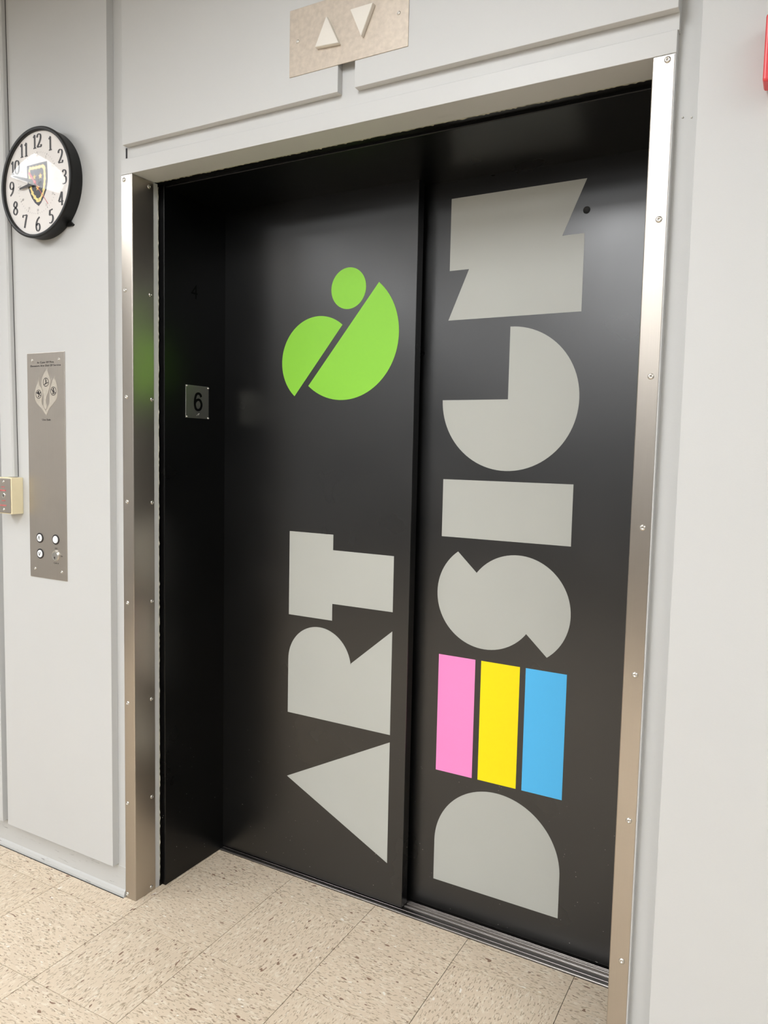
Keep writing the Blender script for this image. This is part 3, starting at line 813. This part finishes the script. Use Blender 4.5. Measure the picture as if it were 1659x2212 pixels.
# ------------------------------------------------------------------ surface raceway and key switch box at the far left
bm = bmesh.new()
prof = [(-0.0170, -0.0209), (-0.0170, -0.0340), (-0.0125, -0.0385), (0.0115, -0.0385), (0.0165, -0.0345), (0.0165, -0.0209)]
za, zb = 1.2735, CEIL - 0.012
a = [bm.verts.new((-0.5090 + x, y, za)) for x, y in prof]
b = [bm.verts.new((-0.5090 + x - (zb - za) * 0.0166, y, zb)) for x, y in prof]
n = len(prof)
for i in range(n):
    j = (i + 1) % n; bm.faces.new((a[i], a[j], b[j], b[i]))
bm.faces.new(a); bm.faces.new(b)
tag(link('cable_raceway', finish(bm, 'cable_raceway'), M['wall']), 'pale painted cable raceway running up the wall left of the clock', 'raceway')
rw = bpy.data.objects['cable_raceway']
bm = bmesh.new()
pr = [(0.0166, -0.0222), (0.0180, -0.0222), (0.0180, -0.0209), (0.0166, -0.0209)]
a = [bm.verts.new((-0.5090 + x, y, za + 0.001)) for x, y in pr]; b = [bm.verts.new((-0.5090 + x - (zb - za) * 0.0166, y, zb - 0.001)) for x, y in pr]
for i in range(4): bm.faces.new((a[i], a[(i + 1) % 4], b[(i + 1) % 4], b[i]))
bm.faces.new(a); bm.faces.new(b)
link('dark_seam', finish(bm, 'dark_seam'), M['dark'], rw)
kb = thing('key_switch_box', 'cream surface box with steel key switch plate under the raceway', 'switch box', (-0.505, -0.021, 1.157))
box('box', -0.5400, -0.4695, -0.0615, -0.0212, 1.1570, 1.2722, M['cream'], kb, bev=0.0012)
box('plate', -0.5385, -0.4735, -0.0640, -0.0613, 1.1600, 1.2690, M['plate'], kb, bev=0.0016)
for z in (1.2585, 1.1705):
    put('screw', SMALL_SCREW, kb, -0.5060, -0.0640, z)
lk = lathe('key_lock', -0.5060, 1.2145, [(0.0080, -0.0638), (0.0080, -0.0655), (0.0066, -0.0662), (0.0050, -0.0655), (0, -0.0655)], M['screw'], kb, 24)
bm = bmesh.new(); seg_bm(bm, (-0.5062, 1.2180), (-0.5058, 1.2110), 0.0028, -0.0658)
link('keyhole', finish(bm, 'keyhole'), M['ink'], lk)
bm = bmesh.new(); random.seed(5)
for zc, x0, x1, h in ((1.2420, -0.5150, -0.4985, 0.0035), (1.2310, -0.5250, -0.4920, 0.0050), (1.1985, -0.5150, -0.4985, 0.0035), (1.1835, -0.5240, -0.4930, 0.0045)):
    x = x0
    while x < x1:
        wd = random.uniform(0.0018, 0.0030)
        seg_bm(bm, (x, zc - h / 2), (x, zc + h / 2), wd, -0.0643); x += wd + random.uniform(0.0004, 0.0010)
link('worn_lettering', finish(bm, 'worn_lettering'), M['redink'], kb)['kind'] = 'stuff'

# ------------------------------------------------------------------ red fire alarm at the right edge
fa = thing('fire_alarm', 'red fire alarm sounder on the pale wall at the right edge', 'alarm', (1.66, -SP, 2.02))
bm = bmesh.new()
hx0, hx1, hz0, hz1 = 1.5995, 1.7195, 2.0310, 2.1430
add_box(bm, hx0, hx1, -0.0680, -0.0230, hz0, hz1, 0.0045, 3)
link('housing', finish(bm, 'housing'), M['red'], fa)
box('back_plate', hx0 + 0.008, hx1 - 0.008, -0.0240, -SP + 0.0001, hz0 - 0.010, hz1 - 0.004, M['red'], fa, bev=0.002)
box('strobe_lens', 1.628, 1.691, -0.0790, -0.0670, 2.092, 2.130, M['acrylic'], fa, bev=0.004)
for k in range(5):
    box('sounder_slot', 1.632, 1.687, -0.0686, -0.0670, 2.042 + k * 0.008, 2.045 + k * 0.008, M['dark'], fa)

# ------------------------------------------------------------------ fluorescent ceiling lights of the lobby
rows = ['nearest the lift wall', 'in the second row from the lift wall', 'in the third row from the lift wall', 'in the fourth row from the lift wall', 'in the row farthest from the lift']
colsn = ['left', 'middle', 'right']
for k, (x, y) in enumerate(LAMP_SPOTS):
    t = thing('ceiling_light', 'fluorescent ceiling light ' + rows[k // 3] + ', ' + colsn[k % 3] + ' of three', 'ceiling light', (x, y, CEIL), 'lobby ceiling lights')
    hw, hd = 0.31, 0.62
    box('diffuser', x - hw + 0.012, x + hw - 0.012, y - hd + 0.012, y + hd - 0.012, CEIL - 0.012, CEIL - 0.002, M['lamp'], t)
    z0, z1 = CEIL - DROP, CEIL + 0.0005
    boxes('housing', [(x - hw, x + hw, y - hd, y - hd + 0.01, z0, z1), (x - hw, x + hw, y + hd - 0.01, y + hd, z0, z1),
                      (x - hw, x - hw + 0.01, y - hd + 0.01, y + hd - 0.01, z0, z1), (x + hw - 0.01, x + hw, y - hd + 0.01, y + hd - 0.01, z0, z1)], M['white'], t)
